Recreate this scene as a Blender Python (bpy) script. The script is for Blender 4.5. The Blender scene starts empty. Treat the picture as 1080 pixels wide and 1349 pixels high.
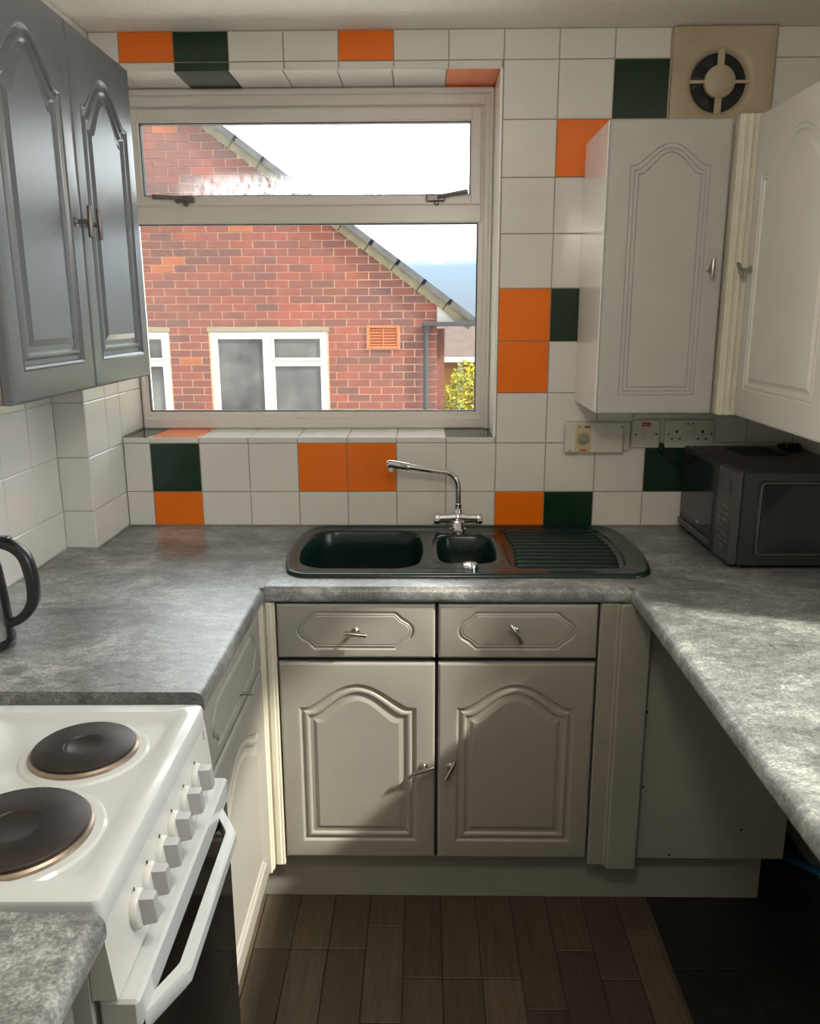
import bpy, math, random
from mathutils import Vector, Matrix
from mathutils.geometry import tessellate_polygon
random.seed(7)
scene = bpy.context.scene
COL = scene.collection

# ------------------------------------------------------------------ camera
CAM = Vector((-0.375, -2.4893, 1.5593))
yaw, pitch, roll = 0.01615, 0.2384, -0.0036
F = Vector((-math.sin(yaw)*math.cos(pitch), math.cos(yaw)*math.cos(pitch), -math.sin(pitch)))
R0 = F.cross(Vector((0, 0, 1))).normalized(); U0 = R0.cross(F)
RX = R0*math.cos(roll)+U0*math.sin(roll); UX = -R0*math.sin(roll)+U0*math.cos(roll)
cd = bpy.data.cameras.new('camera'); cam = bpy.data.objects.new('camera', cd); COL.objects.link(cam)
m = Matrix((RX, UX, -F)).transposed().to_4x4(); m.translation = CAM
cam.matrix_world = m
cd.sensor_fit = 'VERTICAL'; cd.sensor_height = 36; cd.sensor_width = 36
cd.lens = 1078.47/1349*36; cd.clip_start = 0.02; cd.clip_end = 300
scene.camera = cam

# ------------------------------------------------------------------ world
W = bpy.data.worlds.new('sky'); scene.world = W; W.use_nodes = True
nt = W.node_tree; nt.nodes.clear()
def wn(t): return nt.nodes.new(t)
tc = wn('ShaderNodeTexCoord'); sep = wn('ShaderNodeSeparateXYZ'); nt.links.new(tc.outputs['Generated'], sep.inputs[0])
nz = wn('ShaderNodeTexNoise'); nz.inputs['Scale'].default_value = 2.2; nz.inputs['Detail'].default_value = 3
nt.links.new(tc.outputs['Generated'], nz.inputs['Vector'])
ad = wn('ShaderNodeMath'); ad.operation = 'MULTIPLY_ADD'; ad.inputs[1].default_value = 0.03; ad.inputs[2].default_value = -0.015
nt.links.new(nz.outputs[0], ad.inputs[0])
ad2 = wn('ShaderNodeMath'); ad2.operation = 'ADD'; nt.links.new(sep.outputs[2], ad2.inputs[0]); nt.links.new(ad.outputs[0], ad2.inputs[1])
cr = wn('ShaderNodeValToRGB'); e = cr.color_ramp.elements
e[0].position = 0.0; e[0].color = (0.085, 0.105, 0.125, 1)
e[1].position = 0.13; e[1].color = (0.90, 0.96, 1.0, 1)
n_ = cr.color_ramp.elements.new(0.05); n_.color = (0.10, 0.135, 0.175, 1)
nt.links.new(ad2.outputs[0], cr.inputs[0])
bg = wn('ShaderNodeBackground'); bg.inputs[1].default_value = 3.6
nt.links.new(cr.outputs[0], bg.inputs[0])
wo = wn('ShaderNodeOutputWorld'); nt.links.new(bg.outputs[0], wo.inputs[0])

# ------------------------------------------------------------------ sun, window portals and added fill light
sd = bpy.data.lights.new('sun', 'SUN'); sd.energy = 12.5; sd.angle = math.radians(4.0); sd.color = (1.0, 0.95, 0.84)
so = bpy.data.objects.new('sun', sd); COL.objects.link(so)
so.rotation_euler = Vector((1.0, -0.40, 1.0)).to_track_quat('Z', 'Y').to_euler(); so.location = (6, -4, 8)
def portal(loc, size, d):
    l = bpy.data.lights.new('portal', 'AREA'); l.shape = 'RECTANGLE'; l.size, l.size_y = size; l.cycles.is_portal = True
    o = bpy.data.objects.new('portal', l); COL.objects.link(o); o.location = loc
    o.rotation_euler = (-Vector(d)).to_track_quat('Z', 'Y').to_euler()
portal((-0.73, 0.34, 1.70), (1.16, 1.05), (0, -1, 0))
portal((0.86, -1.46, 1.64), (1.3, 1.3), (-1, 0, 0))
cl = bpy.data.lights.new('ceiling_lamp', 'POINT'); cl.shadow_soft_size = 0.10; cl.energy = 11.5; cl.color = (1.0, 0.92, 0.80)  # added fill with no visible source, lifts the ceiling and upper walls
co = bpy.data.objects.new('ceiling_lamp', cl); COL.objects.link(co); co.location = (-0.30, -1.75, 1.92)

vs = scene.view_settings
scene.display_settings.display_device = 'sRGB'
vs.view_transform = 'Standard'; vs.look = 'None'; vs.gamma = 1; vs.exposure = 0.80; vs.use_curve_mapping = False

# ------------------------------------------------------------------ materials
def lin(c): return tuple(((x/255)/12.92 if x/255 <= .04045 else ((x/255+.055)/1.055)**2.4) for x in c)+(1,)
class NT:
    def __init__(s, name):
        s.m = bpy.data.materials.new(name); s.m.use_nodes = True; s.t = s.m.node_tree
        s.b = s.t.nodes['Principled BSDF']; s.out = s.t.nodes['Material Output']
    def n(s, t, **k):
        o = s.t.nodes.new(t)
        for a, v in k.items():
            if a in o.inputs: o.inputs[a].default_value = v
            else: setattr(o, a, v)
        return o
    def l(s, a, b): s.t.links.new(a, b)
    def coord(s, scale=(1, 1, 1), kind='Object', rot=(0, 0, 0)):
        t = s.n('ShaderNodeTexCoord'); mp = s.n('ShaderNodeMapping'); mp.inputs['Scale'].default_value = scale
        mp.inputs['Rotation'].default_value = rot
        s.l(t.outputs[kind], mp.inputs[0]); return mp.outputs[0]
    def wcoord(s, scale=(1, 1, 1), rot=(0, 0, 0)):
        t = s.n('ShaderNodeNewGeometry'); mp = s.n('ShaderNodeMapping'); mp.inputs['Scale'].default_value = scale
        mp.inputs['Rotation'].default_value = rot
        s.l(t.outputs['Position'], mp.inputs[0]); return mp.outputs[0]
    def noise(s, vec, scale, detail=4, rough=.55, dist=0):
        o = s.n('ShaderNodeTexNoise'); o.inputs['Scale'].default_value = scale; o.inputs['Detail'].default_value = detail
        o.inputs['Roughness'].default_value = rough; o.inputs['Distortion'].default_value = dist
        s.l(vec, o.inputs['Vector']); return o.outputs[0]
    def ramp(s, fac, stops):
        o = s.n('ShaderNodeValToRGB'); el = o.color_ramp.elements
        el[0].position, el[0].color = stops[0]; el[1].position, el[1].color = stops[-1]
        for p, c in stops[1:-1]: q = el.new(p); q.color = c
        s.l(fac, o.inputs[0]); return o.outputs[0]
    def bump(s, h, strength, dist=.001):
        o = s.n('ShaderNodeBump'); o.inputs['Strength'].default_value = strength; o.inputs['Distance'].default_value = dist
        s.l(h, o.inputs['Height']); s.l(o.outputs[0], s.b.inputs['Normal'])
def plain(name, c, rough=.5, metal=0, var=.04, nscale=9, bump=0, bscale=120, coat=0, spec=.5):
    k = NT(name); c = tuple(c[:3])
    v = k.wcoord(); f = k.noise(v, nscale)
    a = tuple(max(0, x*(1-var)) for x in c)+(1,); b = tuple(min(1, x*(1+var)) for x in c)+(1,)
    k.l(k.ramp(f, [(.3, a), (.7, b)]), k.b.inputs['Base Color'])
    k.b.inputs['Roughness'].default_value = rough; k.b.inputs['Metallic'].default_value = metal
    k.b.inputs['Coat Weight'].default_value = coat; k.b.inputs['Specular IOR Level'].default_value = spec
    if bump: k.bump(k.noise(v, bscale, 3), bump)
    return k.m
M = {}
M['tile_white'] = plain('tile_white', (.70, .68, .635), .16, var=.03, nscale=5, bump=.12, bscale=14)
M['tile_orange'] = plain('tile_orange', (.86, .17, .004), .16, var=.05, nscale=5, bump=.1, bscale=14)
M['tile_green'] = plain('tile_green', (.008, .032, .014), .12, var=.1, nscale=5, bump=.1, bscale=14)
M['grout'] = plain('grout', (.38, .33, .26), .9, var=.2, nscale=30)
M['grout_light'] = plain('grout_light', (.56, .54, .50), .8, var=.05)
M['plaster'] = plain('plaster', (.70, .66, .58), .8, bump=.3, bscale=60)
M['base_paint'] = plain('base_paint', (.285, .268, .236), .42, var=.03, bump=.08, bscale=60)
M['left_paint'] = plain('left_paint', (.115, .122, .135), .33, var=.06, bump=.12, bscale=70)
M['left_edge'] = plain('left_edge', (.17, .155, .13), .5, var=.1)
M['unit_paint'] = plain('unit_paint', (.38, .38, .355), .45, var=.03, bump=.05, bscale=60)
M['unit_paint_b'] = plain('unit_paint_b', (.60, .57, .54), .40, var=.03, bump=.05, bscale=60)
M['carcass_white'] = plain('carcass_white', (.90, .87, .84), .22, var=.02)
M['cream'] = plain('cream', (.58, .545, .44), .45, var=.05, nscale=14)
M['panel_grey'] = plain('panel_grey', (.30, .285, .25), .5, var=.03)
M['plinth_paint'] = plain('plinth_paint', (.27, .255, .22), .55, var=.06)
M['dark_gap'] = plain('dark_gap', (.03, .027, .024), .8)
M['upvc'] = plain('upvc', (.74, .70, .66), .30, var=.02)
M['reveal_white'] = plain('reveal_white', (.88, .85, .80), .3)  # whiter than the frame, stands in for light on the right reveal
M['gasket'] = plain('gasket', (.02, .02, .02), .6)
M['grey_metal'] = plain('grey_metal', (.22, .20, .19), .40, metal=.7)
M['knob_metal'] = plain('knob_metal', (.42, .39, .35), .28, metal=1)
M['chrome'] = plain('chrome', (.80, .80, .80), .07, metal=1, var=.01)
M['steel'] = plain('steel', (.70, .68, .64), .36, metal=1, var=.05)
M['black_plastic'] = plain('black_plastic', (.012, .012, .014), .30)
M['enamel'] = plain('enamel', (.63, .65, .64), .12, var=.01)
M['enamel_warm'] = plain('enamel_warm', (.68, .67, .635), .22, var=.01)
M['knob_face'] = plain('knob_face', (.45, .45, .455), .35, var=.02)
M['oven_glass'] = plain('oven_glass', (.006, .006, .006), .06)
M['mw_black'] = plain('mw_black', (.017, .018, .020), .34, bump=.06, bscale=200)
M['mw_gloss'] = plain('mw_gloss', (.012, .018, .020), .10)
M['mw_rim'] = plain('mw_rim', (.13, .135, .14), .25, metal=.6)  # paler grey for the painted highlight on the side panel, also for buttons
M['mw_panel'] = plain('mw_panel', (.045, .045, .042), .3)
M['socket_white'] = plain('socket_white', (.62, .60, .52), .35)
M['beige'] = plain('beige', (.55, .45, .27), .5)
M['dial_grey'] = plain('dial_grey', (.26, .25, .18), .5)
M['red_label'] = plain('red_label', (.45, .05, .03), .5)
M['print_dark'] = plain('print_dark', (.12, .08, .05), .5)
M['hole'] = plain('hole', (.01, .01, .01), .7)
M['plug_ring'] = plain('plug_ring', (.34, .27, .21), .35, metal=.8, var=.15, nscale=40)
M['cable_blue'] = plain('cable_blue', (.01, .12, .25), .4)
M['mortar'] = plain('mortar', (.42, .24, .155), .9, var=.1)
M['lintel'] = plain('lintel', (.10, .08, .05), .85, var=.12, nscale=25)
M['ext_upvc'] = plain('ext_upvc', (.24, .235, .215), .4)
M['ext_glass'] = plain('ext_glass', (.05, .05, .047), .12, var=.5, nscale=3)
M['vent_clay'] = plain('vent_clay', (.21, .045, .006), .8)
M['vent_dark'] = plain('vent_dark', (.14, .03, .006), .8)
M['verge'] = plain('verge', (.085, .07, .036), .9, var=.25, nscale=12)
M['roof_tile'] = plain('roof_tile', (.040, .038, .040), .9, spec=.2, var=.3, nscale=10)
M['pipe'] = plain('pipe', (.020, .020, .022), .8, spec=.15)
M['far_roof'] = plain('far_roof', (.062, .047, .043), .95, spec=0.0, var=.15, nscale=6)
M['far_wall'] = plain('far_wall', (.20, .08, .02), .9, spec=.1, var=.1)
M['grass'] = plain('grass', (.10, .14, .04), .9, var=.4, nscale=4)
M['paving'] = plain('paving', (.60, .57, .52), .9, var=.12, nscale=3)  # pale tone chosen to bounce sunlight up to ceiling and soffit
M['leaf'] = plain('leaf', (.13, .12, .006), .8, spec=.1, var=.45, nscale=9)
M['bark'] = plain('bark', (.10, .07, .04), .9)

def mat_ceiling():
    k = NT('ceiling_artex'); v = k.wcoord()
    k.l(k.ramp(k.noise(v, 2.5, 3), [(.3, (.80, .76, .70, 1)), (.7, (.86, .83, .77, 1))]), k.b.inputs['Base Color'])
    k.b.inputs['Roughness'].default_value = .85
    k.bump(k.noise(v, 55, 5, .6, 1.2), .6, .006); return k.m
M['ceiling'] = mat_ceiling()
def mat_worktop():
    k = NT('worktop_laminate'); v = k.wcoord((1.0, 1.6, 1), rot=(0, 0, .25))
    a = k.noise(v, 5, 5, .6, .6); b = k.noise(v, 38, 6, .72, .6); c = k.noise(k.wcoord(), 240, 3, .65)
    m1 = k.n('ShaderNodeMath', operation='MULTIPLY_ADD'); k.l(b, m1.inputs[0]); m1.inputs[1].default_value = .9; k.l(a, m1.inputs[2])
    m2 = k.n('ShaderNodeMath', operation='MULTIPLY_ADD'); k.l(c, m2.inputs[0]); m2.inputs[1].default_value = .8; k.l(m1.outputs[0], m2.inputs[2])
    mr = k.n('ShaderNodeMapRange'); mr.inputs[1].default_value = .95; mr.inputs[2].default_value = 1.80
    k.l(m2.outputs[0], mr.inputs[0])
    k.l(k.ramp(mr.outputs[0], [(.1, (.070, .073, .071, 1)), (.42, (.170, .175, .168, 1)), (.58, (.255, .26, .248, 1)), (.85, (.50, .505, .475, 1))]), k.b.inputs['Base Color'])
    k.b.inputs['Roughness'].default_value = .33; k.b.inputs['Specular IOR Level'].default_value = .8
    k.bump(c, .25, .0006); return k.m
M['worktop'] = mat_worktop()
def mat_sink():
    k = NT('sink_composite'); v = k.wcoord()
    k.l(k.ramp(k.noise(v, 300, 2), [(.3, (.003, .013, .011, 1)), (.75, (.006, .024, .020, 1))]), k.b.inputs['Base Color'])
    k.b.inputs['Roughness'].default_value = .24; return k.m
M['sink'] = mat_sink()
def mat_plank():
    k = NT('floor_vinyl'); oi = k.n('ShaderNodeObjectInfo')
    v = k.wcoord((30, 2.2, 1)); f = k.noise(v, 1.6, 6, .7, 1.0); g = k.noise(k.wcoord((120, 6, 1)), 1.5, 4, .6)
    ad = k.n('ShaderNodeMath', operation='MULTIPLY_ADD'); k.l(g, ad.inputs[0]); ad.inputs[1].default_value = .5; k.l(f, ad.inputs[2])
    mm = k.n('ShaderNodeMath', operation='MULTIPLY_ADD'); k.l(oi.outputs['Random'], mm.inputs[0]); mm.inputs[1].default_value = .55; k.l(ad.outputs[0], mm.inputs[2])
    mr = k.n('ShaderNodeMapRange'); mr.inputs[1].default_value = .45; mr.inputs[2].default_value = 1.55; k.l(mm.outputs[0], mr.inputs[0])
    k.l(k.ramp(mr.outputs[0], [(0, (.022, .015, .010, 1)), (.5, (.060, .043, .028, 1)), (1, (.125, .092, .060, 1))]), k.b.inputs['Base Color'])
    k.b.inputs['Roughness'].default_value = .5; k.bump(g, .2, .0005); return k.m
M['plank'] = mat_plank()
def mat_slate():
    k = NT('slate_tile'); v = k.wcoord()
    f = k.noise(v, 6, 6, .7, 1.5)
    k.l(k.ramp(f, [(.35, (.0045, .0045, .004, 1)), (.62, (.012, .011, .008, 1)), (.78, (.06, .05, .035, 1))]), k.b.inputs['Base Color'])
    k.b.inputs['Roughness'].default_value = .45; k.bump(f, .5, .003); return k.m
M['slate'] = mat_slate()
def mat_brick(island):
    k = NT('brick_joined' if island else 'brick_single')
    if island: r = k.n('ShaderNodeNewGeometry').outputs['Random Per Island']
    else: r = k.n('ShaderNodeObjectInfo').outputs['Random']
    base = k.ramp(r, [(0, (.095, .024, .014, 1)), (.2, (.066, .023, .016, 1)), (.4, (.118, .025, .013, 1)), (.6, (.092, .024, .014, 1)), (.85, (.125, .027, .013, 1)), (.975, (.13, .027, .012, 1)), (.985, (.19, .050, .010, 1)), (1, (.19, .05, .010, 1))])
    f = k.noise(k.wcoord(), 22, 5, .6)
    big = k.noise(k.wcoord(), 1.3, 2, .5)
    mx = k.n('ShaderNodeMix', data_type='RGBA', blend_type='MULTIPLY'); mx.inputs[0].default_value = 1
    k.l(base, mx.inputs[6]); k.l(k.ramp(f, [(.3, (.80, .80, .80, 1)), (.7, (1.15, 1.15, 1.15, 1))]), mx.inputs[7])
    mx2 = k.n('ShaderNodeMix', data_type='RGBA', blend_type='MULTIPLY'); mx2.inputs[0].default_value = 1
    k.l(mx.outputs[2], mx2.inputs[6]); k.l(k.ramp(big, [(.35, (.60, .57, .58, 1)), (.65, (.86, .78, .74, 1))]), mx2.inputs[7])
    k.l(mx2.outputs[2], k.b.inputs['Base Color']); k.b.inputs['Roughness'].default_value = .9
    return k.m
M['brick'] = mat_brick(False); M['brick_joined'] = mat_brick(True)
def mat_glass(name, dirt, upper=False):
    k = NT(name); tr = k.n('ShaderNodeBsdfTransparent'); tr.inputs[0].default_value = (.97, .98, .97, 1)
    gl = k.n('ShaderNodeBsdfGlossy'); gl.inputs['Roughness'].default_value = .02
    fr = k.n('ShaderNodeFresnel'); fr.inputs[0].default_value = 1.35
    df = k.n('ShaderNodeBsdfTranslucent'); df.inputs[0].default_value = (.85, .87, .9, 1)
    if upper:  # condensation creeping up from the bottom edge of the fanlight
        g = k.n('ShaderNodeNewGeometry'); sp = k.n('ShaderNodeSeparateXYZ'); k.l(g.outputs['Position'], sp.inputs[0])
        mr = k.n('ShaderNodeMapRange'); mr.inputs[1].default_value = 1.995; mr.inputs[2].default_value = 1.92; mr.interpolation_type = 'SMOOTHSTEP'
        k.l(sp.outputs[2], mr.inputs[0])
        mx = k.n('ShaderNodeMapRange'); mx.inputs[1].default_value = -1.15; mx.inputs[2].default_value = -.95
        k.l(sp.outputs[0], mx.inputs[0])
        n1 = k.noise(k.wcoord((1, 1, .5)), 60, 4, .7)
        a = k.n('ShaderNodeMath', operation='MULTIPLY'); k.l(mr.outputs[0], a.inputs[0]); k.l(mx.outputs[0], a.inputs[1])
        b = k.n('ShaderNodeMath', operation='MULTIPLY'); k.l(a.outputs[0], b.inputs[0]); k.l(k.ramp(n1, [(.35, (.05, .05, .05, 1)), (.6, (.95, .95, .95, 1))]), b.inputs[1])
        c = k.n('ShaderNodeMath', operation='MULTIPLY_ADD'); k.l(b.outputs[0], c.inputs[0]); c.inputs[1].default_value = .62; c.inputs[2].default_value = dirt
        fac = c.outputs[0]
    else:
        n1 = k.noise(k.wcoord(), 2.5, 4, .6)
        c = k.n('ShaderNodeMapRange'); c.inputs[1].default_value = .3; c.inputs[2].default_value = .75; c.inputs[3].default_value = dirt*.5; c.inputs[4].default_value = dirt*1.6
        k.l(n1, c.inputs[0]); fac = c.outputs[0]
    m1 = k.n('ShaderNodeMixShader'); k.l(fac, m1.inputs[0]); k.l(tr.outputs[0], m1.inputs[1]); k.l(df.outputs[0], m1.inputs[2])
    m2 = k.n('ShaderNodeMixShader'); k.l(fr.outputs[0], m2.inputs[0]); k.l(m1.outputs[0], m2.inputs[1]); k.l(gl.outputs[0], m2.inputs[2])
    k.l(m2.outputs[0], k.out.inputs[0]); return k.m
M['glass'] = mat_glass('glass', .008); M['glass_upper'] = mat_glass('glass_upper', .025, True); M['glass_side'] = mat_glass('glass_side', .04)
def mat_hob():
    k = NT('hob_iron'); v = k.wcoord(); f = k.noise(v, 12, 5, .6)
    k.l(k.ramp(f, [(.3, (.030, .024, .022, 1)), (.7, (.060, .048, .042, 1))]), k.b.inputs['Base Color'])
    k.b.inputs['Roughness'].default_value = .42; k.b.inputs['Metallic'].default_value = .5; return k.m
M['hob'] = mat_hob()
def mat_fan():
    k = NT('fan_plastic'); f = k.noise(k.wcoord(), 7, 4, .6)
    k.l(k.ramp(f, [(.3, (.40, .32, .20, 1)), (.7, (.52, .44, .32, 1))]), k.b.inputs['Base Color']); k.b.inputs['Roughness'].default_value = .45; return k.m
M['fan'] = mat_fan()

# ------------------------------------------------------------------ helpers
ROOT = {}
def origin_of(p):
    o = Vector((0, 0, 0))
    while p: o += p.location; p = p.parent
    return o
def link(name, me, parent=None, loc=None):
    o = bpy.data.objects.new(name, me); COL.objects.link(o)
    if parent: o.parent = parent
    if loc is not None: o.location = loc
    return o
def tag(o, label=None, cat=None, group=None, kind=None):
    if label: o['label'] = label
    if cat: o['category'] = cat
    if group: o['group'] = group
    if kind: o['kind'] = kind
    return o
def thing(name, label, cat, loc, group=None):
    return tag(link(name, None, None, loc), label, cat, group)
class MB:
    def __init__(s): s.v = []; s.f = []
    def add(s, vs, fs):
        n = len(s.v); s.v += [Vector(a) for a in vs]; s.f += [tuple(i+n for i in q) for q in fs]; return s
    def box(s, x0, x1, y0, y1, z0, z1, b=0.0):
        if x0 > x1: x0, x1 = x1, x0
        if y0 > y1: y0, y1 = y1, y0
        if z0 > z1: z0, z1 = z1, z0
        if b <= 0:
            vs = [(x0, y0, z0), (x1, y0, z0), (x1, y1, z0), (x0, y1, z0), (x0, y0, z1), (x1, y0, z1), (x1, y1, z1), (x0, y1, z1)]
            return s.add(vs, [(3, 2, 1, 0), (4, 5, 6, 7), (0, 1, 5, 4), (1, 2, 6, 5), (2, 3, 7, 6), (3, 0, 4, 7)])
        b = min(b, (x1-x0)*.49, (y1-y0)*.49, (z1-z0)*.49)
        lo = (x0, y0, z0); hi = (x1, y1, z1); idx = {}; vs = []
        for cx in (0, 1):
            for cy in (0, 1):
                for cz in (0, 1):
                    c = (cx, cy, cz)
                    for ax in range(3):
                        p = [0, 0, 0]
                        for a in range(3):
                            e_ = hi[a] if c[a] else lo[a]
                            p[a] = e_ if a == ax else (e_-b if c[a] else e_+b)
                        idx[(c, ax)] = len(vs); vs.append(tuple(p))
        fs = []
        for ax in range(3):
            a1, a2 = (ax+1) % 3, (ax+2) % 3
            for sgn in (0, 1):
                q = []
                for (i, j) in ((0, 0), (1, 0), (1, 1), (0, 1)):
                    c = [0, 0, 0]; c[ax] = sgn; c[a1] = i; c[a2] = j; q.append(idx[(tuple(c), ax)])
                fs.append(tuple(q) if sgn else tuple(reversed(q)))
        for ax in range(3):           # edges parallel to ax
            a1, a2 = (ax+1) % 3, (ax+2) % 3
            for i in (0, 1):
                for j in (0, 1):
                    c0 = [0, 0, 0]; c1 = [0, 0, 0]; c1[ax] = 1
                    c0[a1] = c1[a1] = i; c0[a2] = c1[a2] = j
                    q = [idx[(tuple(c0), a1)], idx[(tuple(c1), a1)], idx[(tuple(c1), a2)], idx[(tuple(c0), a2)]]
                    if i != j: q.reverse()
                    fs.append(tuple(reversed(q)) if True else tuple(q))
        for c in [(i, j, k_) for i in (0, 1) for j in (0, 1) for k_ in (0, 1)]:
            q = [idx[(c, 0)], idx[(c, 1)], idx[(c, 2)]]
            if (sum(c) % 2) == 0: q.reverse()
            fs.append(tuple(q))
        return s.add(vs, fs)
    def loops(s, loops, cap0=False, cap1=True, closed=True):
        """loops: list of equal-length point lists"""
        n = len(loops[0]); vs = [p for L in loops for p in L]; fs = []
        for k_ in range(len(loops)-1):
            for i in range(n if closed else n-1):
                j = (i+1) % n; fs.append((k_*n+i, k_*n+j, (k_+1)*n+j, (k_+1)*n+i))
        if cap0: fs.append(tuple(reversed(range(n))))
        if cap1: fs.append(tuple(range((len(loops)-1)*n, len(loops)*n)))
        return s.add(vs, fs)
    def lathe(s, prof, c, axis=(0, 0, 1), n=32, cap0=True, cap1=True):
        ax = Vector(axis).normalized(); t = Vector((1, 0, 0)) if abs(ax.x) < .9 else Vector((0, 1, 0))
        u = ax.cross(t).normalized(); w = ax.cross(u); c = Vector(c)
        return s.loops([[c+ax*h+(u*math.cos(2*math.pi*i/n)+w*math.sin(2*math.pi*i/n))*r for i in range(n)] for r, h in prof], cap0, cap1)
    def tube(s, pts, r, n=12, caps=True):
        pts = [Vector(p) for p in pts]; rr = r if isinstance(r, (list, tuple)) else [r]*len(pts); L = []
        up = None
        for i, p in enumerate(pts):
            d = (pts[min(i+1, len(pts)-1)]-pts[max(i-1, 0)]).normalized()
            if up is None: up = d.orthogonal().normalized()
            up = (up-d*up.dot(d)).normalized(); w = d.cross(up)
            L.append([p+(up*math.cos(2*math.pi*k_/n)+w*math.sin(2*math.pi*k_/n))*rr[i] for k_ in range(n)])
        return s.loops(L, caps, caps)
    def prism(s, poly, axis, a0, a1):
        """poly of 2D points in the two other axes (in xyz order), extruded along axis"""
        def P(q, a):
            l = list(q); l.insert(axis, a); return tuple(l)
        return s.loops([[P(q, a0) for q in poly], [P(q, a1) for q in poly]], True, True)
    def poly_holes(s, outer, holes, P):
        pts = [outer]+holes; flat = [p for l in pts for p in l]
        tri = tessellate_polygon([[Vector((p[0], p[1], 0)) for p in l] for l in pts])
        return s.add([P(*p) for p in flat], [tuple(t) for t in tri])
    def build(s, name, mat, parent=None, smooth=35, world=False):
        o0 = origin_of(parent)
        me = bpy.data.meshes.new(name); me.from_pydata([tuple(v-o0) for v in s.v], [], s.f)
        import bmesh
        bm = bmesh.new(); bm.from_mesh(me); bmesh.ops.remove_doubles(bm, verts=bm.verts, dist=1e-6)
        bmesh.ops.recalc_face_normals(bm, faces=bm.faces); bm.to_mesh(me); bm.free()
        if smooth:
            me.polygons.foreach_set('use_smooth', [True]*len(me.polygons)); me.set_sharp_from_angle(angle=math.radians(smooth))
        me.materials.append(M[mat]); return link(name, me, parent)
def struct(name, mb, mat, parent=None):
    o = mb.build(name, mat, parent); o['kind'] = 'structure'; return o

# tiles on a plane: P(u, v, w) -> world point
TILE_CACHE = {}
def tile_mesh(axes_key, U, V, N, du, dv, h, mat, bev=.0014, g=.0013):
    key = (axes_key, round(du, 4), round(dv, 4), round(h, 4), mat)
    if key in TILE_CACHE: return TILE_CACHE[key]
    mb = MB(); U, V, N = Vector(U), Vector(V), Vector(N)
    def rect(i, w): return [U*a+V*b+N*w for a, b in ((g+i, g+i), (du-g-i, g+i), (du-g-i, dv-g-i), (g+i, dv-g-i))]
    mb.loops([rect(0, 0), rect(0, h-bev*.7), rect(bev, h)], False, True)
    me = bpy.data.meshes.new('tile'); me.from_pydata([tuple(v) for v in mb.v], [], mb.f)
    import bmesh
    bm = bmesh.new(); bm.from_mesh(me); bmesh.ops.recalc_face_normals(bm, faces=bm.faces)
    # open-backed shells: make sure the big face looks along N
    big = max(bm.faces, key=lambda f_: f_.calc_area())
    if big.normal.dot(N) < 0: bmesh.ops.reverse_faces(bm, faces=bm.faces)
    bm.to_mesh(me); bm.free(); me.materials.append(M[mat]); TILE_CACHE[key] = me; return me
def lay(parent, name, O, U, V, N, rects, h=.004, key='k', label=None):
    for (u0, u1, v0, v1, mat) in rects:
        me = tile_mesh(key, U, V, N, u1-u0, v1-v0, h, mat)
        o = link(name, me, parent, Vector(O)+Vector(U)*u0+Vector(V)*v0-origin_of(parent))
        jit = (random.random()-.5)*.0006
        o.location += Vector(N)*(jit if key not in ('pk',) else 0)
        if mat == 'tile_orange': o['label'] = 'glossy orange tile'
        elif mat == 'tile_green': o['label'] = 'glossy dark green tile'

T = .152; Z0 = 1.02; CEIL = 2.314
XL, XP, XR = -1.39, -1.30, .75       # left wall, pillar face, right wall
YB = -3.35                           # rear wall behind the camera
WX0, WX1, WZ0, WZ1 = -1.30, -.160, 1.19, 2.215   # window opening

# ------------------------------------------------------------------ room shell
wb = MB()
wb.box(-1.6, WX0-.004, .0, .28, -.02, 2.45).box(WX1, 1.0, .0, .28, -.02, 2.45)
wb.box(WX0-.004, WX1, .0, .28, -.02, WZ0-.004).box(WX0-.004, WX1, .0, .28, WZ1+.004, 2.45)
wall_back = struct('wall_back', wb, 'grout')
lw = MB().box(-1.6, XL, YB, .0, -.02, 2.45); wall_left = struct('wall_left', lw, 'grout_light')
pl = MB().box(XL, XP-.004, -.258, .0, 0, CEIL); pillar = struct('trim_1', pl, 'grout_light')
ry0, ry1, rz0, rz1 = -2.02, -.90, 1.03, 2.25
rw = MB().box(XR, .83, ry1, .0, -.02, 2.45).box(XR, .83, YB, ry0, -.02, 2.45)
rw.box(XR, .83, ry0, ry1, -.02, rz0).box(XR, .83, ry0, ry1, rz1, 2.45)
wall_right = struct('wall_right', rw, 'plaster')
struct('wall_rear', MB().box(-1.6, 1.0, YB-.1, YB, -.02, 2.45), 'plaster')
struct('ceiling', MB().box(-1.6, 1.0, YB-.1, .28, CEIL, 2.46), 'ceiling')
floor = struct('floor', MB().box(-1.6, 1.0, YB-.1, .28, -.12, -.004), 'dark_gap')

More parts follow.
